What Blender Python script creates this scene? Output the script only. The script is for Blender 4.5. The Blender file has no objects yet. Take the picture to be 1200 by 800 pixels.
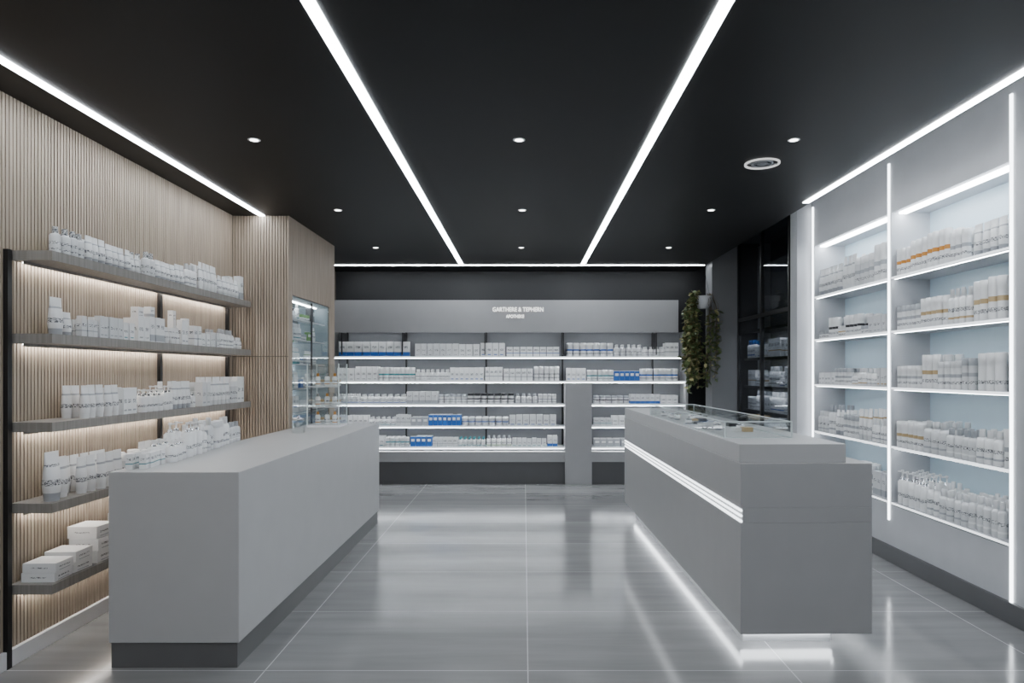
import bpy, math, random
from mathutils import Matrix, Vector
random.seed(5)
S = bpy.context.scene

# ------------------------------------------------------------ materials
def newmat(name):
    m = bpy.data.materials.new(name); m.use_nodes = True
    nt = m.node_tree; nt.nodes.clear()
    out = nt.nodes.new('ShaderNodeOutputMaterial')
    return m, nt, out
def pmat(name, col, rough=0.5, metal=0.0, var=0.03, scale=6.0, bump=0.0, bscale=200, spec=0.5, stretch=(1,1,1)):
    m, nt, out = newmat(name)
    b = nt.nodes.new('ShaderNodeBsdfPrincipled')
    b.inputs['Roughness'].default_value = rough
    b.inputs['Metallic'].default_value = metal
    b.inputs['Specular IOR Level'].default_value = spec
    tc = nt.nodes.new('ShaderNodeTexCoord'); mp = nt.nodes.new('ShaderNodeMapping')
    mp.inputs['Scale'].default_value = stretch
    nt.links.new(tc.outputs['Object'], mp.inputs[0])
    n = nt.nodes.new('ShaderNodeTexNoise'); n.inputs['Scale'].default_value = scale; n.inputs['Detail'].default_value = 4
    nt.links.new(mp.outputs[0], n.inputs['Vector'])
    r = nt.nodes.new('ShaderNodeValToRGB')
    r.color_ramp.elements[0].position = 0.3; r.color_ramp.elements[1].position = 0.7
    r.color_ramp.elements[0].color = tuple(max(0, c*(1-var)) for c in col)+(1,)
    r.color_ramp.elements[1].color = tuple(min(1, c*(1+var)) for c in col)+(1,)
    nt.links.new(n.outputs['Fac'], r.inputs[0]); nt.links.new(r.outputs[0], b.inputs['Base Color'])
    if bump > 0:
        n2 = nt.nodes.new('ShaderNodeTexNoise'); n2.inputs['Scale'].default_value = bscale
        nt.links.new(mp.outputs[0], n2.inputs['Vector'])
        bp = nt.nodes.new('ShaderNodeBump'); bp.inputs['Strength'].default_value = bump; bp.inputs['Distance'].default_value = 0.002
        nt.links.new(n2.outputs['Fac'], bp.inputs['Height']); nt.links.new(bp.outputs[0], b.inputs['Normal'])
    nt.links.new(b.outputs[0], out.inputs[0])
    return m
def emat(name, col, st):
    m, nt, out = newmat(name)
    e = nt.nodes.new('ShaderNodeEmission'); e.inputs[0].default_value = (*col, 1); e.inputs[1].default_value = st
    nt.links.new(e.outputs[0], out.inputs[0]); return m
def gmat(name, tint=(0.97, 0.985, 0.985), gl=0.04, gr=0.20):
    m, nt, out = newmat(name)
    t = nt.nodes.new('ShaderNodeBsdfTransparent'); t.inputs[0].default_value = (*tint, 1)
    g = nt.nodes.new('ShaderNodeBsdfGlossy'); g.inputs['Roughness'].default_value = 0.02
    lw = nt.nodes.new('ShaderNodeLayerWeight'); lw.inputs[0].default_value = 0.3
    ml = nt.nodes.new('ShaderNodeMath'); ml.operation = 'MULTIPLY_ADD'; ml.inputs[1].default_value = gr; ml.inputs[2].default_value = gl
    mx = nt.nodes.new('ShaderNodeMixShader')
    nt.links.new(lw.outputs['Fresnel'], ml.inputs[0]); nt.links.new(ml.outputs[0], mx.inputs[0])
    nt.links.new(t.outputs[0], mx.inputs[1]); nt.links.new(g.outputs[0], mx.inputs[2]); nt.links.new(mx.outputs[0], out.inputs[0])
    return m

def floor_mat():
    m, nt, out = newmat('polished_tile')
    b = nt.nodes.new('ShaderNodeBsdfPrincipled')
    tc = nt.nodes.new('ShaderNodeTexCoord'); mp = nt.nodes.new('ShaderNodeMapping')
    mp.inputs['Location'].default_value = (-0.02+1.34*10, -4.34+0.86*10, 0)
    nt.links.new(tc.outputs['Object'], mp.inputs[0])
    br = nt.nodes.new('ShaderNodeTexBrick'); br.offset = 0.0
    br.inputs['Scale'].default_value = 1.0; br.inputs['Brick Width'].default_value = 1.34; br.inputs['Row Height'].default_value = 0.86
    br.inputs['Mortar Size'].default_value = 0.0030; br.inputs['Mortar Smooth'].default_value = 0.1
    br.inputs['Color1'].default_value = (0.205, 0.206, 0.208, 1); br.inputs['Color2'].default_value = (0.240, 0.241, 0.243, 1)
    br.inputs['Mortar'].default_value = (0.50, 0.50, 0.51, 1)
    nt.links.new(mp.outputs[0], br.inputs['Vector'])
    mp2 = nt.nodes.new('ShaderNodeMapping'); mp2.inputs['Scale'].default_value = (0.35, 3.2, 1)
    nt.links.new(tc.outputs['Object'], mp2.inputs[0])
    n = nt.nodes.new('ShaderNodeTexNoise'); n.inputs['Scale'].default_value = 2.4; n.inputs['Detail'].default_value = 6; n.inputs['Roughness'].default_value = 0.55
    nt.links.new(mp2.outputs[0], n.inputs['Vector'])
    mr = nt.nodes.new('ShaderNodeMapRange'); mr.inputs[1].default_value = 0.3; mr.inputs[2].default_value = 0.7; mr.inputs[3].default_value = 0.86; mr.inputs[4].default_value = 1.14
    nt.links.new(n.outputs['Fac'], mr.inputs[0])
    mx = nt.nodes.new('ShaderNodeVectorMath'); mx.operation = 'SCALE'
    nt.links.new(br.outputs['Color'], mx.inputs[0]); nt.links.new(mr.outputs[0], mx.inputs['Scale'])
    nt.links.new(mx.outputs[0], b.inputs['Base Color'])
    mr2 = nt.nodes.new('ShaderNodeMapRange'); mr2.inputs[1].default_value = 0.3; mr2.inputs[2].default_value = 0.7; mr2.inputs[3].default_value = 0.11; mr2.inputs[4].default_value = 0.17
    nt.links.new(n.outputs['Fac'], mr2.inputs[0]); nt.links.new(mr2.outputs[0], b.inputs['Roughness'])
    b.inputs['Specular IOR Level'].default_value = 0.5
    nt.links.new(b.outputs[0], out.inputs[0]); return m
def wood_mat(name, c1, c2):
    m, nt, out = newmat(name)
    b = nt.nodes.new('ShaderNodeBsdfPrincipled'); b.inputs['Roughness'].default_value = 0.55
    tc = nt.nodes.new('ShaderNodeTexCoord'); mp = nt.nodes.new('ShaderNodeMapping'); mp.inputs['Scale'].default_value = (30, 30, 1.2)
    nt.links.new(tc.outputs['Object'], mp.inputs[0])
    n = nt.nodes.new('ShaderNodeTexNoise'); n.inputs['Scale'].default_value = 2.0; n.inputs['Detail'].default_value = 5; n.inputs['Distortion'].default_value = 0.4
    nt.links.new(mp.outputs[0], n.inputs['Vector'])
    r = nt.nodes.new('ShaderNodeValToRGB'); r.color_ramp.elements[0].position = 0.3; r.color_ramp.elements[1].position = 0.7
    r.color_ramp.elements[0].color = (*c1, 1); r.color_ramp.elements[1].color = (*c2, 1)
    nt.links.new(n.outputs['Fac'], r.inputs[0]); nt.links.new(r.outputs[0], b.inputs['Base Color'])
    nt.links.new(b.outputs[0], out.inputs[0]); return m
def print_mat():
    m, nt, out = newmat('printed_label')
    b = nt.nodes.new('ShaderNodeBsdfPrincipled'); b.inputs['Roughness'].default_value = 0.4
    tc = nt.nodes.new('ShaderNodeTexCoord'); mp = nt.nodes.new('ShaderNodeMapping'); mp.inputs['Scale'].default_value = (110, 110, 240)
    nt.links.new(tc.outputs['Object'], mp.inputs[0])
    n = nt.nodes.new('ShaderNodeTexNoise'); n.inputs['Scale'].default_value = 1.0; n.inputs['Detail'].default_value = 1
    nt.links.new(mp.outputs[0], n.inputs['Vector'])
    r = nt.nodes.new('ShaderNodeValToRGB'); r.color_ramp.elements[0].position = 0.44; r.color_ramp.elements[1].position = 0.53
    r.color_ramp.elements[0].color = (0.10, 0.105, 0.12, 1); r.color_ramp.elements[1].color = (0.84, 0.85, 0.86, 1)
    nt.links.new(n.outputs['Fac'], r.inputs[0]); nt.links.new(r.outputs[0], b.inputs['Base Color'])
    nt.links.new(b.outputs[0], out.inputs[0]); return m

M_floor = floor_mat()
M_ceil = pmat('ceiling_black', (0.0033, 0.0033, 0.0036), 0.5, var=0.15, scale=1.5, spec=0.2)
M_wallg = pmat('wall_light_grey', (0.50, 0.51, 0.535), 0.5)
M_walld = pmat('wall_dark', (0.022, 0.0225, 0.025), 0.5)
M_wood = wood_mat('oak_slat', (0.34, 0.272, 0.21), (0.48, 0.395, 0.315))
M_woodb = wood_mat('oak_groove', (0.13, 0.105, 0.083), (0.19, 0.155, 0.125))
M_shelfw = wood_mat('shelf_grey_oak', (0.22, 0.205, 0.188), (0.31, 0.29, 0.27))
M_cnt = pmat('counter_grey_laminate', (0.48, 0.48, 0.485), 0.42, var=0.02, bump=0.1)
M_cnt2 = pmat('counter_mid_laminate', (0.39, 0.39, 0.395), 0.42, var=0.02, bump=0.1)
M_kick = pmat('kick_grey', (0.13, 0.13, 0.132), 0.4)
M_black = pmat('black_metal', (0.010, 0.010, 0.011), 0.35)
M_white = pmat('white_lacquer', (0.84, 0.85, 0.87), 0.35, var=0.02)
M_pan = pmat('back_panel_grey', (0.19, 0.195, 0.21), 0.45, var=0.03)
M_head = pmat('header_grey', (0.39, 0.39, 0.40), 0.45, var=0.02)
M_niche = pmat('niche_back', (0.56, 0.70, 0.79), 0.4, var=0.02)
M_cabin = pmat('niche_lining', (0.32, 0.38, 0.41), 0.4)
M_base = pmat('base_dark', (0.10, 0.10, 0.104), 0.4)
M_glass = gmat('clear_glass')
M_dglass = gmat('smoked_glass', (0.72, 0.74, 0.77), 0.04, 0.2)
M_gedge = pmat('polished_glass_edge', (0.70, 0.78, 0.78), 0.15)
COOL = (0.895, 0.95, 1.0)
E_ceil = emat('led_ceiling', COOL, 33)
E_shelf = emat('led_shelf', (1.0, 0.95, 0.89), 28)
E_back = emat('led_back', COOL, 34)
E_edge = emat('edge_glow', COOL, 1.7)  # white shelf edges emit so they read as strongly lit
E_right = emat('led_right', COOL, 27)
E_cove = emat('cove_fill', COOL, 12)
E_post = emat('led_post', COOL, 9)
E_cnt = emat('led_counter', COOL, 13)
E_line = emat('led_line', COOL, 4.5)
E_down = emat('led_downlight', (1, 0.98, 0.95), 9)

P = [pmat('pack_white', (0.90, 0.905, 0.91), 0.35, var=0.02), pmat('pack_grey', (0.42, 0.44, 0.47), 0.35),
     pmat('pack_blue', (0.02, 0.12, 0.42), 0.35), pmat('pack_amber', (0.60, 0.25, 0.03), 0.3),
     print_mat(), pmat('pack_teal', (0.03, 0.25, 0.28), 0.35),
     pmat('pack_silver', (0.5, 0.51, 0.53), 0.25, metal=0.8), pmat('pack_green', (0.16, 0.36, 0.08), 0.4),
     pmat('pack_black', (0.03, 0.03, 0.035), 0.3), pmat('pack_beige', (0.52, 0.38, 0.20), 0.4),
     pmat('pack_offwhite', (0.72, 0.73, 0.74), 0.4)]
WHT, GRY, BLU, AMB, PRT, TEA, SIL, GRN, BLK, BEI, OFF = range(11)

# ------------------------------------------------------------ mesh builder
class MB:
    def __init__(s): s.v = []; s.f = []; s.m = []; s.sm = []; s.M = Matrix.Identity(4)
    def add(s, vs, fs, m, sm=False):
        o = len(s.v)
        for p in vs: s.v.append(tuple(s.M @ Vector(p)))
        for i, f in enumerate(fs):
            s.f.append(tuple(o+k for k in f)); s.m.append(m if not isinstance(m, (list, tuple)) else m[i]); s.sm.append(sm)
    def box(s, x0, x1, y0, y1, z0, z1, m=0):
        s.add([(x0,y0,z0),(x1,y0,z0),(x1,y1,z0),(x0,y1,z0),(x0,y0,z1),(x1,y0,z1),(x1,y1,z1),(x0,y1,z1)],
              [(0,3,2,1),(4,5,6,7),(0,1,5,4),(1,2,6,5),(2,3,7,6),(3,0,4,7)], m)
    def rings(s, cx, cy, rs, seg=12, capm=None, sm=True):
        vs = []; fs = []; ms = []
        for rx, ry, z, m in rs:
            for k in range(seg):
                a = 2*math.pi*k/seg; vs.append((cx+rx*math.cos(a), cy+ry*math.sin(a), z))
        for i in range(len(rs)-1):
            for k in range(seg):
                k2 = (k+1) % seg
                fs.append((i*seg+k, i*seg+k2, (i+1)*seg+k2, (i+1)*seg+k)); ms.append(rs[i][3])
        s.add(vs, fs, ms, sm)
        n = len(rs)-1
        s.add([vs[k] for k in range(seg)], [tuple(reversed(range(seg)))], rs[0][3])
        s.add([vs[n*seg+k] for k in range(seg)], [tuple(range(seg))], rs[n][3])
    def build(s, name, mats, bevel=0, parent=None):
        me = bpy.data.meshes.new(name); me.from_pydata(s.v, [], s.f)
        for m in mats: me.materials.append(m)
        me.polygons.foreach_set('material_index', s.m)
        me.polygons.foreach_set('use_smooth', s.sm); me.update()
        o = bpy.data.objects.new(name, me); S.collection.objects.link(o)
        if bevel:
            b = o.modifiers.new('bevel', 'BEVEL'); b.width = bevel; b.segments = 2; b.limit_method = 'ANGLE'
        if parent: o.parent = parent
        return o
def empty(name, loc=(0,0,0), rz=0):
    e = bpy.data.objects.new(name, None); S.collection.objects.link(e); e.location = loc; e.rotation_euler = (0,0,rz); return e
def simple(name, boxes, mats, bevel=0, parent=None):
    mb = MB()
    for b in boxes: mb.box(*b)
    return mb.build(name, mats, bevel, parent)

# ------------------------------------------------------------ room shell
YB, YF = 9.70, -1.6
CZ = 2.95
simple('floor', [(-2.9, 3.6, YF-0.1, YB+0.1, -0.1, 0)], [M_floor])
simple('ceiling', [(-2.9, 2.42, YF-0.1, YB+0.1, CZ, 3.40)], [M_ceil])
simple('ceiling_cove', [(2.42, 3.6, YF-0.1, YB+0.1, 3.30, 3.40)], [M_ceil])
simple('wall_back', [(-2.9, 3.6, YB, YB+0.1, 0, 3.3)], [M_walld])
simple('wall_front', [(-2.9, 3.6, YF-0.1, YF, 0, 3.3)], [M_wallg])
simple('wall_right', [(2.95, 3.45, YF, 4.10, 0.13, 3.3), (3.32, 3.45, 4.10, YB, 0, 3.3)], [M_wallg])
simple('baseboard_right', [(2.93, 3.30, YF, 7.0, 0, 0.13)], [M_base], 0.003)
# slatted oak wall
PIT = 0.026; SW = 0.0185
mb = MB()
mb.box(-2.85, -2.670, YF, YB, 0, CZ, 1)
y = YF+0.01
while y < 6.22:
    mb.box(-2.670, -2.66, y, y+SW, 0.09, CZ, 0); y += PIT
mb.build('wall_left', [M_wood, M_woodb])
simple('baseboard_left', [(-2.670, -2.640, YF, 6.24, 0, 0.09)], [M_white], 0.003)

# oak clad column with lit niche
mb = MB()
def slx(x0, x1, yf, z0, z1):
    x = x0
    while x < x1-0.005:
        mb.box(x, min(x+SW, x1), yf, yf+0.010, z0, z1, 0); x += PIT
def sly(y0, y1, xf, z0, z1):
    y = y0
    while y < y1-0.005:
        mb.box(xf-0.010, xf, y, min(y+SW, y1), z0, z1, 0); y += PIT
mb.box(-2.66, -2.16, 6.25, 6.34, 0, CZ, 1)
slx(-2.66, -2.15, 6.24, 0, 1.66); slx(-2.66, -2.15, 6.24, 1.668, CZ)
mb.box(-2.66, -2.16, 6.34, 7.56, 2.24, CZ, 1)
mb.box(-2.66, -2.16, 7.56, 7.75, 0, CZ, 1)
mb.box(-2.66, -2.16, 6.34, 7.56, 0, 0.30, 1)
sly(6.25, 6.34, -2.15, 0, CZ); sly(6.34, 7.56, -2.15, 2.24, CZ); sly(7.56, 7.75, -2.15, 0, CZ); sly(6.34, 7.56, -2.15, 0, 0.30)
mb.build('wall_oak_column', [M_wood, M_woodb])
mb = MB()
mb.box(-2.655, -2.62, 6.342, 7.558, 0.302, 2.238, 0)
mb.box(-2.62, -2.17, 6.342, 6.352, 0.302, 2.238, 0); mb.box(-2.62, -2.17, 7.548, 7.558, 0.302, 2.238, 0)
mb.box(-2.62, -2.17, 6.352, 7.548, 2.222, 2.238, 0)
mb.box(-2.30, -2.28, 6.40, 7.50, 2.212, 2.222, 2)
mb.box(-2.615, -2.60, 7.53, 7.545, 0.32, 2.2, 2)
NZ = [0.60, 0.88, 1.12, 1.36, 1.60, 1.84, 2.04]
for z in NZ:
    mb.box(-2.60, -2.20, 6.36, 7.54, z-0.008, z, 1); mb.box(-2.204, -2.20, 6.36, 7.54, z-0.010, z+0.001, 4)
mb.box(-2.165, -2.158, 6.352, 6.94, 0.302, 2.22, 1); mb.box(-2.165, -2.158, 6.96, 7.548, 0.302, 2.22, 1)
mb.box(-2.168, -2.155, 6.94, 6.96, 0.302, 2.22, 3)
mb.build('glass_display_niche', [M_cabin, M_glass, E_back, M_black, M_white])

# ------------------------------------------------------------ products
def tf(ox, oy, rz): return Matrix.Translation((ox, oy, 0)) @ Matrix.Rotation(rz, 4, 'Z')
def carton(mb, u, v, z, w, d, h, acc, style, body=WHT):
    x0, x1, y0, y1 = u-w/2, u+w/2, v-d/2, v+d/2
    mb.box(x0, x1, y0, y1, z, z+h, body)
    e = 0.0008
    if style == 0:
        mb.box(x0-e, x1+e, y0-e, y1+e, z+h*0.04, z+h*0.30, acc)
        mb.box(x0+w*0.2, x1-w*0.2, y0-e, y0, z+h*0.55, z+h*0.70, PRT)
    elif style == 1:
        mb.box(x0-e, x1+e, y0-e, y1+e, z+h*0.32, z+h*0.38, acc)
        mb.box(x0+w*0.15, x1-w*0.15, y0-e, y0, z+h*0.58, z+h*0.75, PRT)
        mb.box(x0-e, x0, y0+d*0.2, y1-d*0.2, z+h*0.58, z+h*0.72, PRT)
    elif style == 2:
        mb.box(x0+w*0.2, x1-w*0.2, y0-e, y0, z+h*0.42, z+h*0.57, PRT)
        mb.box(x0-e, x0, y0+d*0.25, y1-d*0.25, z+h*0.44, z+h*0.57, PRT)
        mb.box(x0+w*0.2, x1-w*0.2, y0-e, y0, z+h*0.12, z+h*0.18, acc)
    else:
        mb.box(x0-e, x1+e, y0-e, y1+e, z+h*0.03, z+h*0.97, acc)
        mb.box(x0+w*0.15, x1-w*0.15, y0-2*e, y0, z+h*0.5, z+h*0.75, WHT)
def bottle(mb, u, v, z, r, h, acc, cap=WHT, body=WHT):
    mb.rings(u, v, [(r*.92,r*.92,z,body),(r,r,z+.02*h,body),(r,r,z+.14*h,acc),(r,r,z+.20*h,body),(r,r,z+.34*h,PRT),(r,r,z+.45*h,body),
        (r,r,z+.66*h,body),(r*.85,r*.85,z+.72*h,body),(r*.5,r*.5,z+.76*h,cap),(r*.5,r*.5,z+.77*h,cap),(r*.55,r*.55,z+.775*h,cap),(r*.5,r*.5,z+h,cap)])
def canister(mb, u, v, z, r, h, acc, cap=WHT, body=WHT):
    mb.rings(u, v, [(r*.95,r*.95,z,body),(r,r,z+.02*h,body),(r,r,z+.18*h,PRT),(r,r,z+.28*h,body),(r,r,z+.42*h,acc),(r,r,z+.54*h,body),(r,r,z+.76*h,cap),
        (r*1.02,r*1.02,z+.765*h,cap),(r*1.02,r*1.02,z+.97*h,cap),(r*.93,r*.93,z+h,cap)])
def pump(mb, u, v, z, r, h, acc):
    mb.rings(u, v, [(r*.95,r*.95,z,WHT),(r,r,z+.02*h,WHT),(r,r,z+.24*h,PRT),(r,r,z+.34*h,WHT),(r,r,z+.66*h,WHT),(r*.6,r*.6,z+.72*h,SIL),
        (r*.42,r*.42,z+.73*h,SIL),(r*.42,r*.42,z+.8*h,WHT),(r*.16,r*.16,z+.81*h,WHT),(r*.16,r*.16,z+.93*h,WHT),(r*.3,r*.3,z+.935*h,WHT),(r*.3,r*.3,z+h,WHT)])
    mb.box(u-r*.14, u+r*.14, v-r*1.1, v, z+.945*h, z+.985*h, WHT)
def tube(mb, u, v, z, r, h, acc, cap=GRY):
    mb.rings(u, v, [(r*.72,r*.72,z,cap),(r*.78,r*.78,z+.16*h,cap),(r*.8,r*.8,z+.165*h,WHT),(r*.9,r*.86,z+.32*h,PRT),(r*.95,r*.78,z+.44*h,WHT),(r*1.0,r*.55,z+.7*h,acc),
        (r*1.05,r*.35,z+.75*h,WHT),(r*1.1,r*.1,z+.94*h,WHT),(r*1.1,r*.06,z+h,WHT)])
def jar(mb, u, v, z, r, h, acc):
    mb.rings(u, v, [(r*.94,r*.94,z,WHT),(r,r,z+.05*h,WHT),(r,r,z+.2*h,PRT),(r,r,z+.4*h,WHT),(r,r,z+.6*h,acc),(r*1.05,r*1.05,z+.61*h,acc),(r*1.05,r*1.05,z+.95*h,acc),(r,r,z+h,acc)])
R = random
def row(mb, L, z, h0, h1, kinds, accs, vs=(0.0,), wr=(0.045, 0.07), gap=(0.0, 0.02), count=(2, 5), u0=0.0, lift=0.0, jit=0.006, solid=0.0, tilt=0.09, style=None):
    u = u0; M0 = mb.M.copy(); last = None; full = False
    while not full:
        k = R.choice(kinds); acc = R.choice(accs); n = R.randint(*count)
        h = R.uniform(h0, h1)
        if last is not None and abs(h-last) < 0.12*(h1-h0): h = h0 if last > (h0+h1)/2 else h1
        last = h
        w = R.uniform(*wr); cap = R.choice([WHT, WHT, GRY, OFF, WHT, acc]); st = R.choice([0, 1, 1, 2, 2, 2]); body = R.choice([WHT, WHT, OFF])
        if R.random() < solid: st = 3
        if style is not None: st = style
        if k == 'jar': h = min(h, 0.075)
        for i in range(n):
            if u+w > L: full = True; break
            for v in vs:
                if len(vs) > 1 and v != vs[0] and R.random() < 0.12: continue
                uu = u+w/2+R.uniform(-jit, jit)*0.4; vv = v+R.uniform(-jit, jit)
                mb.M = M0 @ Matrix.Translation((uu, vv, 0)) @ Matrix.Rotation(R.uniform(-tilt, tilt), 4, 'Z')
                hh = h*R.uniform(0.985, 1.0)
                if k == 'box':
                    carton(mb, 0, 0, z, w*0.88, w*0.7, hh, acc, st, body)
                    if lift and R.random() < lift: carton(mb, 0, 0, z+hh, w*0.86, w*0.66, h*0.4, acc, st, body)
                elif k == 'bottle': bottle(mb, 0, 0, z, w*0.42, hh, acc, cap, body)
                elif k == 'can': canister(mb, 0, 0, z, w*0.43, hh, acc, cap, body)
                elif k == 'goldcan': canister(mb, 0, 0, z, w*0.43, hh, acc, WHT, WHT)
                elif k == 'pump': pump(mb, 0, 0, z, w*0.42, hh, acc)
                elif k == 'tube': tube(mb, 0, 0, z, w*0.42, hh, acc, cap)
                elif k == 'jar': jar(mb, 0, 0, z, w*0.43, h, acc)
            u += w
        u += R.uniform(*gap)
    mb.M = M0
LR, RR = math.pi/2, -math.pi/2

# ------------------------------------------------------------ left shelving (shelves + posts + LED)
mb = MB()
SH = [2.15, 1.72, 1.26, 0.84, 0.42]
for z in SH:
    mb.box(-2.66, -2.44, 3.53, 6.10, z-0.05, z, 0)
    mb.box(-2.645, -2.625, 3.60, 6.05, z-0.056, z-0.05, 2)
    mb.box(-2.612, -2.606, 3.56, 6.08, z-0.066, z-0.05, 0)
for yy in (3.485, 4.95, 6.08):
    mb.box(-2.66, -2.635, yy, yy+0.03, 0.09 if yy > 3.6 else 0.0, 2.15, 1)
mb.build('wall_shelving_unit', [M_shelfw, M_black, E_shelf])
LP = MB()
def lrow(y0, y1, z, *a, **k):
    LP.M = tf(-2.545, y0, LR); row(LP, y1-y0, z, *a, **k)
VL = (-0.055, 0.04)
GL = dict(vs=VL, gap=(0, 0.008))
lrow(3.60, 4.45, SH[0], 0.12, 0.15, ['box', 'tube', 'bottle', 'tube'], [GRY, GRY, PRT], wr=(0.05, 0.065), **GL)
lrow(4.46, 5.2, SH[0], 0.13, 0.17, ['box', 'tube', 'bottle'], [GRY, PRT, GRY], wr=(0.055, 0.07), **GL)
lrow(5.21, 6.03, SH[0], 0.16, 0.22, ['box', 'tube', 'can'], [GRY, PRT, GRY], wr=(0.06, 0.08), **GL)
LP.M = tf(-2.545, 3.60, LR)
tube(LP, 0.05, -0.04, SH[1], 0.042, 0.20, GRY, GRY); tube(LP, 0.16, -0.02, SH[1], 0.035, 0.13, GRY, GRY)
row(LP, 0.75, SH[1], 0.09, 0.13, ['tube', 'bottle', 'box'], [TEA, TEA, GRY], wr=(0.045, 0.055), u0=0.22, **GL)
row(LP, 1.5, SH[1], 0.11, 0.18, ['box', 'tube', 'bottle'], [GRY, PRT, GRY, BEI], wr=(0.055, 0.075), u0=0.76, lift=0.3, count=(2, 4), **GL)
row(LP, 2.42, SH[1], 0.10, 0.16, ['box', 'jar', 'bottle', 'tube'], [GRY, PRT, GRY, BEI], wr=(0.055, 0.075), u0=1.5, lift=0.2, count=(2, 4), **GL)
lrow(3.82, 4.4, SH[2], 0.15, 0.19, ['box', 'tube', 'bottle'], [GRY, PRT], wr=(0.055, 0.075), **GL)
lrow(4.41, 5.2, SH[2], 0.12, 0.21, ['bottle', 'pump', 'can', 'tube'], [BEI, GRY, AMB], wr=(0.05, 0.075), **GL)
lrow(5.21, 6.04, SH[2], 0.18, 0.28, ['box', 'bottle', 'tube', 'can'], [GRY, PRT], wr=(0.065, 0.085), **GL)
LP.M = tf(-2.545, 3.56, LR)
tube(LP, 0.06, -0.04, SH[3], 0.05, 0.26, PRT, GRY)
tube(LP, 0.17, -0.01, SH[3], 0.045, 0.22, GRY, WHT)
row(LP, 2.4, SH[3], 0.17, 0.22, ['tube', 'tube', 'can'], [BEI, GRY, PRT], wr=(0.075, 0.09), u0=0.24, **GL)
LP.build('skincare_products', P)
mb = MB()
def stack(u, w, d, hs, n):
    for j in range(n):
        mb.M = tf(-2.545, 3.55, LR) @ Matrix.Translation((u, R.uniform(-.008, .004), 0)) @ Matrix.Rotation(R.uniform(-.05, .05), 4, 'Z')
        carton(mb, 0, 0, SH[4]+j*hs, w, d, hs-0.002, GRY, 2)
stack(0.10, 0.15, 0.17, 0.05, 2); stack(0.27, 0.15, 0.17, 0.058, 2)
for i in range(10): stack(0.47+i*0.19, 0.165, 0.17, 0.07, [3, 2, 3, 3, 2][i % 5])
mb.build('skincare_cartons', P)
mb = MB(); mb.M = tf(-2.42, 6.38, LR)
for z in NZ+[0.302]:
    row(mb, 1.14, z, 0.09, 0.17, ['bottle', 'tube', 'box', 'jar'], [TEA, GRY, BLU, GRN, BLK, PRT], vs=(-0.12, 0.06), wr=(0.05, 0.08), gap=(0.02, 0.06), count=(1, 3), solid=0.3)
mb.build('serum_bottles', P)

# ------------------------------------------------------------ left counter
e = empty('service_counter')
simple('body', [(-2.133, -1.463, 3.504, 6.9, 0.13, 1.008)], [M_cnt], 0.004, e)
simple('kick_plinth', [(-2.125, -1.475, 3.514, 6.89, 0.0, 0.13)], [M_kick], 0.002, e)
mb = MB(); mb.M = tf(-2.03, 3.60, LR+0.12)
row(mb, 0.24, 1.008, 0.075, 0.09, ['box'], [TEA, GRY], vs=(-0.02, 0.05), wr=(0.045, 0.05))
row(mb, 1.0, 1.008, 0.12, 0.21, ['can', 'pump', 'bottle'], [GRY, PRT, WHT], vs=(-0.05, 0.04), wr=(0.065, 0.085), u0=0.25, count=(1, 3))
row(mb, 1.55, 1.008, 0.14, 0.21, ['bottle', 'pump', 'can'], [GRY, WHT], vs=(-0.05, 0.04), wr=(0.065, 0.08), u0=1.0, count=(1, 3))
mb.build('lotion_bottles', P)
mb = MB()
x0, x1, y0, y1, z0, z1 = -2.02, -1.72, 6.35, 6.65, 1.008, 1.60
mb.box(x0, x1, y0, y1, z0, z0+0.02, 1); mb.box(x0, x1, y0, y1, z1-0.012, z1, 0)
mb.box(x0, x1, y0, y0+0.006, z0+0.02, z1-0.012, 0); mb.box(x0, x1, y1-0.006, y1, z0+0.02, z1-0.012, 0)
mb.box(x0, x0+0.006, y0+0.006, y1-0.006, z0+0.02, z1-0.012, 0); mb.box(x1-0.006, x1, y0+0.006, y1-0.006, z0+0.02, z1-0.012, 0)
for z in (1.20, 1.39):
    mb.box(x0+0.008, x1-0.008, y0+0.008, y1-0.008, z-0.008, z, 0); mb.box(x0+0.008, x1-0.008, y0+0.006, y0+0.010, z-0.008, z, 1)
for a in (x0, x1-0.008):
    for b in (y0, y1-0.008): mb.box(a-0.001, a+0.009, b-0.001, b+0.009, z0+0.02, z1, 2)
o = mb.build('glass_display_case', [M_glass, M_white, M_gedge])
mb = MB(); mb.M = tf(-1.87, 6.40, 0)
for z in (1.028, 1.20, 1.39):
    for k in range(3): bottle(mb, -0.08+k*0.08, 0.06+0.03*(k % 2), z, 0.024, 0.12, R.choice([AMB, BEI, GRY]), R.choice([BEI, AMB, SIL]))
    for k in range(3): jar(mb, -0.08+k*0.08, 0.17, z, 0.028, 0.06, BEI)
mb.build('perfume_bottles', P)
mb = MB()
mb.rings(-1.90, 5.75, [(.05,.05,1.008,0),(.055,.055,1.02,0),(.055,.055,1.10,0),(.045,.045,1.115,1),(.05,.05,1.118,1),(.05,.05,1.135,1),(.012,.012,1.14,1),(.016,.016,1.155,1)], seg=20)
mb.build('glass_jar', [M_glass, P[SIL]])

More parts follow.
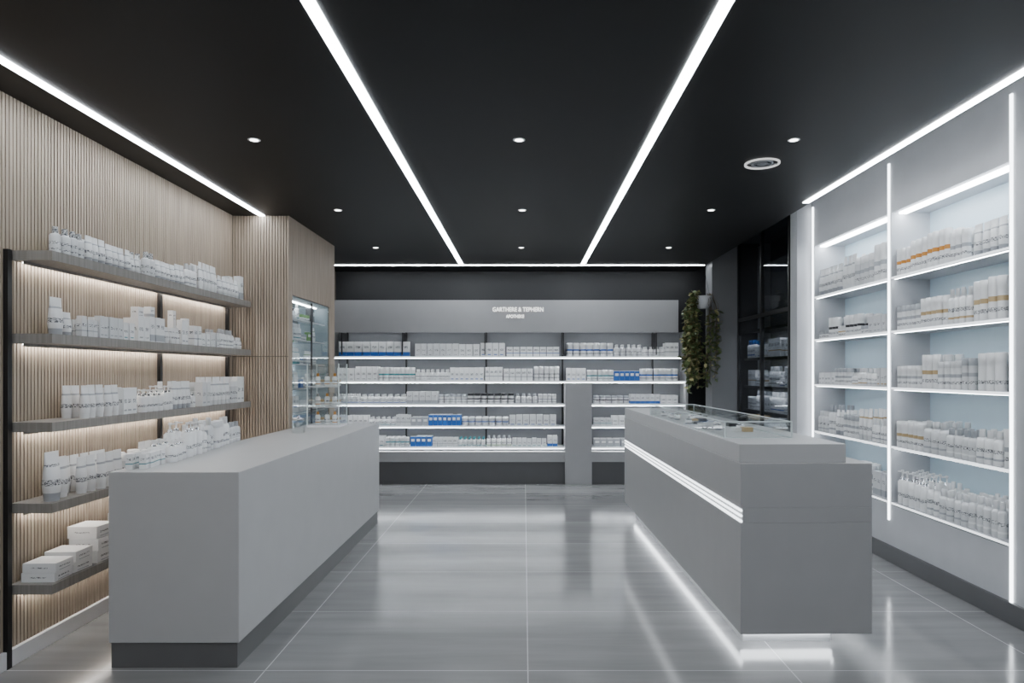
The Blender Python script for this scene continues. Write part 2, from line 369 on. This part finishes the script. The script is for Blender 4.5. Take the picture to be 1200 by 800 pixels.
# ------------------------------------------------------------ right counter (local origin at near-left bottom corner)
e = empty('checkout_counter', (1.143, 3.60, 0), 0.0175)
W, L = 0.70, 3.72
simple('body', [(0, W, 0, L, 0.137, 0.725), (0.010, W, 0.0, L, 0.725, 0.805), (0, W, 0, L, 0.805, 1.038)], [M_cnt2], 0.003, e)
simple('upper_tier', [(0.004, 0.575, 0.03, L, 1.038, 1.138)], [M_cnt], 0.003, e)
mb = MB()
for z in (0.733, 0.761, 0.789): mb.box(0.0, 0.012, 0.004, L-0.004, z-0.0045, z+0.0045, 0)
mb.build('led_lines', [E_line, M_white], 0, e)
mb = MB()
mb.box(0.10, 0.60, 0.26, L-0.1, 0, 0.137, 0)
mb.box(0.085, 0.10, 0.26, L-0.1, 0.10, 0.13, 1); mb.box(0.085, 0.60, 0.245, 0.26, 0.05, 0.10, 1)
mb.box(0.60, 0.615, 0.26, L-0.1, 0.10, 0.13, 1)
mb.build('lit_plinth', [M_white, E_cnt], 0, e)
mb = MB()
gx0, gx1, gy0, gy1, gz0, gz1 = 0.03, 0.42, 0.36, 2.5, 1.138, 1.232
t = 0.006
mb.box(gx0, gx1, gy0, gy1, gz1-t, gz1, 0)
mb.box(gx0, gx1, gy0, gy0+t, gz0, gz1-t, 0); mb.box(gx0, gx1, gy1-t, gy1, gz0, gz1-t, 0)
mb.box(gx0, gx0+t, gy0+t, gy1-t, gz0, gz1-t, 0); mb.box(gx1-t, gx1, gy0+t, gy1-t, gz0, gz1-t, 0)
for (a, b, c, d) in ((gx0, gx1, gy0-.003, gy0+.003), (gx0, gx1, gy1-.003, gy1+.003), (gx0-.003, gx0+.003, gy0, gy1), (gx1-.003, gx1+.003, gy0, gy1)):
    mb.box(a, b, c, d, gz1-0.002, gz1+0.003, 1)
    mb.box(a, b, c, d, gz0, gz0+0.004, 1)
for a in (gx0, gx1):
    for c in (gy0, gy1): mb.box(a-.003, a+.003, c-.003, c+.003, gz0, gz1, 1)
mb.build('glass_vitrine', [M_glass, M_gedge], 0, e)
mb = MB()
for k in range(26):
    x = R.uniform(0.09, 0.36); y = R.uniform(0.8, 2.35)
    if k % 3 == 0: mb.box(x-0.03, x+0.03, y-0.04, y+0.04, 1.138, 1.152+R.random()*0.02, R.choice([WHT, BLK, BEI]))
    else: mb.rings(x, y, [(.02,.02,1.139,SIL),(.026,.026,1.15,WHT),(.026,.026,1.17,SIL),(.015,.015,1.18,SIL)], seg=12)
mb.build('displayed_accessories', P, 0, e)

# ------------------------------------------------------------ back shelving
mb = MB()
XL, XR = -2.62, 2.20
f, bk = 9.30, 9.64
mb.box(XL, XR, bk, bk+0.05, 0.44, 2.08, 0)
mb.box(XL, XR-0.1, 9.28, bk+0.05, 2.08, 2.50, 1)
mb.box(XL, 0.557, 9.28, bk+0.05, 0.30, 0.44, 1); mb.box(XL, 0.557, 9.30, bk+0.05, 0.0, 0.30, 3)
mb.box(0.917, XR, 9.28, bk+0.05, 0.30, 0.44, 1); mb.box(0.917, XR, 9.30, bk+0.05, 0.0, 0.30, 3)
mb.box(0.557, 0.917, 9.22, bk, 0.0, 1.375, 1)
SL = [1.735, 1.40, 1.085, 0.785, 0.50]
for z in SL:
    if z > 1.3: spans = [(XL, XR)]
    else: spans = [(XL, 0.557), (0.917, XR)]
    for a, b in spans:
        mb.box(a, b, f, bk, z-0.022, z, 4)
        mb.box(a+0.01, b-0.01, f+0.014, f+0.03, z-0.026, z-0.022, 5)
        mb.box(a, b, f-0.004, f, z-0.018, z-0.004, 7)
mb.box(XL+0.01, XR-0.1, f+0.014, f+0.03, 2.076, 2.08, 5)
mb.box(XL, XR-0.1, 9.28, 9.286, 2.06, 2.08, 1)
for x in (-2.5, -1.67, -0.545, 0.53, 1.80):
    mb.box(x, x+0.025, bk-0.02, bk, 0.44, 2.08, 6)
    mb.box(x+0.004, x+0.016, f+0.02, bk-0.02, 1.76, 2.06, 6)
mb.box(XR, XR+0.03, 9.28, bk+0.05, 0, 2.08, 2)
mb.box(XL-0.03, XL, 9.28, bk+0.05, 0, 2.5, 1)
mb.build('display_shelving_unit', [M_pan, M_head, M_cnt2, M_base, M_white, E_back, M_black, E_edge])
BP = MB()
def brow(x0, x1, z, *a, **k):
    BP.M = tf(x0, 9.385, 0); row(BP, x1-x0, z, *a, **k)
for i, z in enumerate(SL):
    acc = {0: [GRY, PRT, GRY, BLU], 1: [BLU, GRY, PRT, TEA, GRY], 2: [GRY, BLU, BLK, GRY], 3: [BLU, TEA, GRY, BLU], 4: [BLU, GRN, BLU, TEA, GRY]}[i]
    hh = [(0.16, 0.21), (0.16, 0.20), (0.13, 0.17), (0.12, 0.16), (0.11, 0.16)][i]
    so = [0.0, 0.05, 0.04, 0.15, 0.30][i]
    kw = dict(wr=(0.06, 0.095), gap=(0, 0.012), count=(3, 7), vs=(0.0, 0.12), tilt=0.03, solid=so)
    if i == 0:
        BP.M = tf(-2.54, 9.385, 0)
        row(BP, 0.98, z, 0.205, 0.21, ['box'], [BLU], wr=(0.105, 0.11), gap=(0, 0), count=(9, 9), vs=(0.0,), tilt=0.02, style=0)
        brow(-1.5, -0.25, z, hh[0], hh[1], ['box', 'can', 'box'], acc, **kw)
        BP.M = tf(-0.24, 9.385, 0)
        row(BP, 0.74, z, 0.13, 0.16, ['box'], [BLU], wr=(0.09, 0.095), gap=(0, 0), count=(9, 9), vs=(0.0,), tilt=0.02, style=1)
    else:
        brow(-2.56, 0.50, z, hh[0], hh[1], ['box', 'box', 'can', 'bottle'], acc, **kw)
    brow(0.58 if z > 1.3 else 0.96, 2.15, z, hh[0]*0.85, hh[1]*0.9, ['box', 'box', 'can', 'bottle'], acc+[AMB if i == 4 else GRY], **kw)
BP.build('pharmacy_boxes', P)

# sign
def text(name, body, x, z, size, mat, parent):
    c = bpy.data.curves.new(name, 'FONT'); c.body = body; c.size = size; c.align_x = 'CENTER'; c.extrude = 0.003; c.offset = 0.0003
    o = bpy.data.objects.new(name+'_tmp', c); S.collection.objects.link(o)
    bpy.context.view_layer.update()
    dg = bpy.context.evaluated_depsgraph_get()
    me = bpy.data.meshes.new_from_object(o.evaluated_get(dg)); bpy.data.objects.remove(o)
    me.materials.clear(); me.materials.append(mat)
    n = bpy.data.objects.new(name, me); S.collection.objects.link(n)
    n.location = (x, 9.276, z); n.rotation_euler = (math.pi/2, 0, 0); n.parent = parent; n.scale = (0.82, 1, 1)
e = empty('store_sign')
E_sign = emat('led_sign', (1, 1, 1), 2.6)
text('sign_line_1', 'GARTHERE & TEPHERN', -0.08, 2.345, 0.082, E_sign, e)
text('sign_line_2', 'APOTHEKE', -0.12, 2.258, 0.060, E_sign, e)

# ------------------------------------------------------------ right lit shelving
mb = MB()
F, B = 2.95, 3.26
mb.box(B, B+0.04, 4.10, 6.99, 0.13, 3.3, 1)
mb.box(F, B, 4.10, 6.99, 2.80, 3.3, 0)
mb.box(F, B, 4.10, 6.99, 0.13, 0.455, 0)
for a, b in ((4.10, 4.15), (5.48, 5.54), (6.93, 6.99)): mb.box(F, B, a, b, 0.455, 2.80, 0)
RS = [2.284, 1.853, 1.40, 0.93, 0.48]
for a, b in ((4.15, 5.48), (5.54, 6.93)):
    for z in RS:
        mb.box(F, B, a, b, z-0.020, z, 0)
        mb.box(F-0.003, F, a, b, z-0.016, z-0.002, 4)  # white front edge, its brightness put in as emission
        if z > 0.6: mb.box(F+0.012, F+0.024, a+0.02, b-0.02, z-0.023, z-0.020, 2)
    mb.box(F+0.05, F+0.11, a+0.02, b-0.02, 2.785, 2.80, 2)
for yy, zb in ((4.125, 0.13), (5.51, 0.33), (6.96, 0.33)):
    mb.box(F-0.010, F, yy-0.009, yy+0.009, zb, 3.2, 3)
mb.build('lit_display_shelving', [M_wallg, M_niche, E_right, E_post, emat('edge_glow_right', COOL, 2.4)])
RP = MB()
def rrow(ya, yb, z, *a, **k):
    RP.M = tf(3.055, yb, RR); row(RP, yb-ya, z, *a, **k)
nb = (4.17, 5.46); fb = (5.56, 6.90)
V2 = (-0.055, 0.025, 0.105)
G0 = dict(vs=V2, gap=(0, 0.006))
rrow(4.55, nb[1], RS[0], 0.21, 0.28, ['goldcan', 'can', 'goldcan'], [AMB, AMB, GRY, AMB], wr=(0.06, 0.075), **G0)
rrow(nb[0], 4.54, RS[0], 0.21, 0.24, ['tube', 'can'], [GRY], wr=(0.07, 0.08), **G0)
rrow(4.55, nb[1], RS[1], 0.17, 0.25, ['bottle', 'can', 'goldcan'], [GRY, BEI, GRY, GRY], wr=(0.06, 0.07), **G0)
rrow(nb[0], 4.54, RS[1], 0.25, 0.28, ['goldcan'], [BEI], wr=(0.07, 0.08), **G0)
rrow(4.5, nb[1], RS[2], 0.17, 0.25, ['can', 'pump', 'bottle'], [GRY, BEI], wr=(0.06, 0.08), **G0)
rrow(nb[0], 4.49, RS[2], 0.24, 0.29, ['can'], [WHT, GRY], wr=(0.08, 0.09), **G0)
rrow(nb[0], nb[1], RS[3], 0.19, 0.25, ['can', 'can', 'bottle'], [GRY, BEI, WHT], wr=(0.07, 0.09), **G0)
rrow(nb[0], nb[1], RS[4], 0.20, 0.27, ['bottle', 'pump', 'bottle'], [GRY, WHT, BEI], wr=(0.065, 0.08), **G0)
rrow(fb[0], fb[1], RS[0], 0.24, 0.31, ['tube', 'tube', 'can'], [GRY, OFF], wr=(0.08, 0.11), **G0)
rrow(fb[0], fb[1], RS[1], 0.10, 0.20, ['box', 'goldcan', 'jar', 'bottle'], [BEI, BLK, GRY], wr=(0.06, 0.08), **G0)
rrow(fb[0], fb[1], RS[2], 0.11, 0.16, ['box', 'can', 'bottle'], [BEI, GRY, BLU], wr=(0.06, 0.085), **G0)
rrow(fb[0], fb[1], RS[3], 0.17, 0.27, ['bottle', 'tube', 'can'], [GRY, BEI], wr=(0.06, 0.08), **G0)
rrow(fb[0], fb[1], RS[4], 0.14, 0.22, ['box', 'can'], [GRY, BEI], wr=(0.065, 0.085), **G0)
RP.build('cosmetic_bottles', P)

# pier, dark glass cabinet, column
simple('wall_pier', [(2.80, 3.32, 7.0, 7.18, 0, 3.3)], [M_wallg], 0.003)
mb = MB()
X0 = 2.80
mb.box(3.22, 3.30, 7.2, 8.92, 0, 3.3, 0); mb.box(X0+0.02, 3.22, 7.2, 8.92, 0, 0.15, 0); mb.box(X0+0.02, 3.22, 7.2, 8.92, 3.2, 3.3, 0)
for yy in (7.19, 8.04, 8.89): mb.box(X0-0.01, X0+0.03, yy, yy+0.035, 0, 3.3, 1)
for z in (0.12, 2.17, 3.24): mb.box(X0-0.008, X0+0.028, 7.19, 8.92, z, z+0.045, 1)
mb.box(X0, X0+0.008, 7.2, 8.92, 0.12, 3.25, 2)
DZ = [0.75, 1.05, 1.35, 1.70, 2.05]
for z in DZ:
    mb.box(2.86, 3.22, 7.22, 8.88, z-0.02, z, 1); mb.box(2.872, 2.892, 7.26, 8.86, z-0.026, z-0.02, 3)  # glowing strips under the shelves, added to brighten the contents
    mb.box(2.862, 2.868, 7.22, 8.88, z-0.032, z-0.02, 1)
mb.build('glass_door_cabinet', [pmat('cabinet_lining', (0.15, 0.155, 0.165), 0.5), M_black, M_dglass, emat('cabinet_fill', COOL, 26)])
mb = MB(); mb.M = tf(2.965, 8.84, RR)
for z in DZ[:4]: row(mb, 1.58, z, 0.14, 0.24, ['box', 'bottle', 'can'], [GRY, BEI, BLU], vs=(-0.04, 0.06), wr=(0.07, 0.1), gap=(0.0, 0.03), count=(2, 4))
mb.build('boxed_cosmetics', P)
simple('pillar', [(2.46, 2.80, 8.93, 9.25, 0, 3.3)], [pmat('pillar_grey', (0.20, 0.203, 0.213), 0.45)], 0.004)

# ------------------------------------------------------------ ceiling lights
def strip(x0, x1, y0, y1):
    simple('led_light_strip', [(x0, x1, y0, y1, CZ-0.006, CZ)], [E_ceil])
strip(-0.857, -0.803, YF+0.1, 9.08); strip(0.753, 0.807, YF+0.1, 9.08)
strip(-2.415, -2.365, YF+0.1, 6.23); strip(2.35, 2.40, YF+0.1, 5.75)
strip(-2.6, 2.41, 9.10, 9.14)
simple('cove_fill_strip', [(2.42, 2.432, YF+0.1, 7.0, 3.02, 3.06)], [E_cove])  # unseen strip added to brighten the panel above the right shelves
for y, xs in ((4.2, (-1.66, -0.03, 1.66)), (6.02, (-1.64, -0.015, 1.65)), (7.83, (-1.70, -0.03, 1.66))):
    for x in xs:
        mb = MB()
        mb.rings(x, y, [(.026,.026,CZ-0.004,0),(.026,.026,CZ-0.0005,0)], seg=24)
        mb.rings(x, y, [(.038,.038,CZ-0.003,1),(.038,.038,CZ,1)], seg=24)
        mb.build('recessed_downlight', [E_down, M_white])
mb = MB()
cx, cy = 1.63, 4.67
def ring(r0, r1, z0, z1, m, seg=40):
    vs = []; fs = []
    for k in range(seg):
        a = 2*math.pi*k/seg; c, s = math.cos(a), math.sin(a)
        vs += [(cx+r0*c, cy+r0*s, z0), (cx+r1*c, cy+r1*s, z0), (cx+r1*c, cy+r1*s, z1), (cx+r0*c, cy+r0*s, z1)]
    for k in range(seg):
        a = k*4; b = ((k+1) % seg)*4
        for i in range(4): j = (i+1) % 4; fs.append((a+i, a+j, b+j, b+i))
    mb.add(vs, fs, m)
ring(0.104, 0.117, CZ-0.010, CZ, 0); ring(0.06, 0.072, CZ-0.008, CZ, 1); ring(0.02, 0.034, CZ-0.008, CZ, 1)
mb.box(cx-0.104, cx+0.104, cy-0.004, cy+0.004, CZ-0.008, CZ, 1)
mb.build('ceiling_vent', [emat('vent_rim_glow', (1, 1, 1), 0.9), P[GRY]])  # white rim emits to look bright; it is no lamp

# ------------------------------------------------------------ hanging plant
px, py, pz = 2.36, 9.00, 2.36
mb = MB()
mb.rings(px, py, [(.06,.06,pz,1),(.10,.10,pz+.03,1),(.125,.125,pz+.12,1),(.13,.13,pz+.16,1),(.115,.115,pz+.16,1),(.11,.11,pz+.14,2)], seg=24)
for a in (0.5, 2.6, 4.7):
    p0 = Vector((px+0.125*math.cos(a), py+0.125*math.sin(a), pz+0.16)); p1 = Vector((px, py, CZ))
    d = 0.002
    mb.add([p0+Vector((d,0,0)), p0+Vector((-d,0,0)), p0+Vector((0,d,0)), p1+Vector((d,0,0)), p1+Vector((-d,0,0)), p1+Vector((0,d,0))],
           [(0,1,4,3),(1,2,5,4),(2,0,3,5)], 2)
def leaf(p, d, s, m):
    d = d.normalized(); side = d.cross(Vector((R.uniform(-1,1), R.uniform(-1,1), 1))).normalized(); up = side.cross(d)
    mb.add([p, p+d*s*.35+side*s*.32+up*s*.08, p+d*s*.75+side*s*.22+up*s*.04, p+d*s, p+d*s*.75-side*s*.22+up*s*.04, p+d*s*.35-side*s*.32+up*s*.08, p+d*s*.5],
           [(0,6,1),(1,6,2),(2,6,3),(3,6,4),(4,6,5),(5,6,0)], m, True)
for i in range(46):
    a = R.uniform(math.pi*.75, math.pi*1.25) if i % 3 else R.uniform(-math.pi*.45, math.pi*.9); r = 0.13
    right = math.cos(a) > -0.3
    p = Vector((px+r*math.cos(a)*.8, py+r*math.sin(a)*.8, pz+0.15)); ln = R.uniform(0.7, 1.35)
    drift = R.uniform(-0.10, 0.02) if right else R.uniform(-0.08, 0.16); n = int(ln/0.045)
    for k in range(n):
        t = k/n
        rr = r+0.07*min(1, t*5)
        q = Vector((px+rr*math.cos(a)+drift*t, py+rr*math.sin(a)*0.8, pz+0.19-ln*t)) + Vector((R.uniform(-.012,.012), R.uniform(-.012,.012), 0))
        dd = q-p; s = Vector((.0025,0,0)); s2 = Vector((0,.0025,0))
        mb.add([p-s, p+s, q+s, q-s, p-s2, p+s2, q+s2, q-s2], [(0,1,2,3),(4,5,6,7)], 3)
        if not (right and k < 5):
            for _ in range(2): leaf(q, Vector((R.uniform(-1,1), R.uniform(-1,1), R.uniform(-.8,.3))), R.uniform(.045,.085), R.choice([0, 0, 4]))
        p = q
mb.build('hanging_plant', [pmat('leaf_green', (0.10, 0.14, 0.05), 0.45, var=0.4, scale=12), M_white, M_black, pmat('stem', (0.16, 0.11, 0.05), 0.6), pmat('leaf_olive', (0.32, 0.30, 0.14), 0.45, var=0.4, scale=12)])

# ------------------------------------------------------------ world + camera
w = bpy.data.worlds.new('world'); S.world = w; w.use_nodes = True
w.node_tree.nodes['Background'].inputs[0].default_value = (0.5, 0.55, 0.6, 1); w.node_tree.nodes['Background'].inputs[1].default_value = 0.05
cam = bpy.data.cameras.new('camera'); co = bpy.data.objects.new('camera', cam); S.collection.objects.link(co)
co.location = (0, 0, 1.52); co.rotation_euler = (math.pi/2, 0, 0)
cam.sensor_width = 36; cam.lens = 24; cam.shift_x = -14/1200; cam.shift_y = 36/1200; cam.clip_start = 0.05
S.camera = co
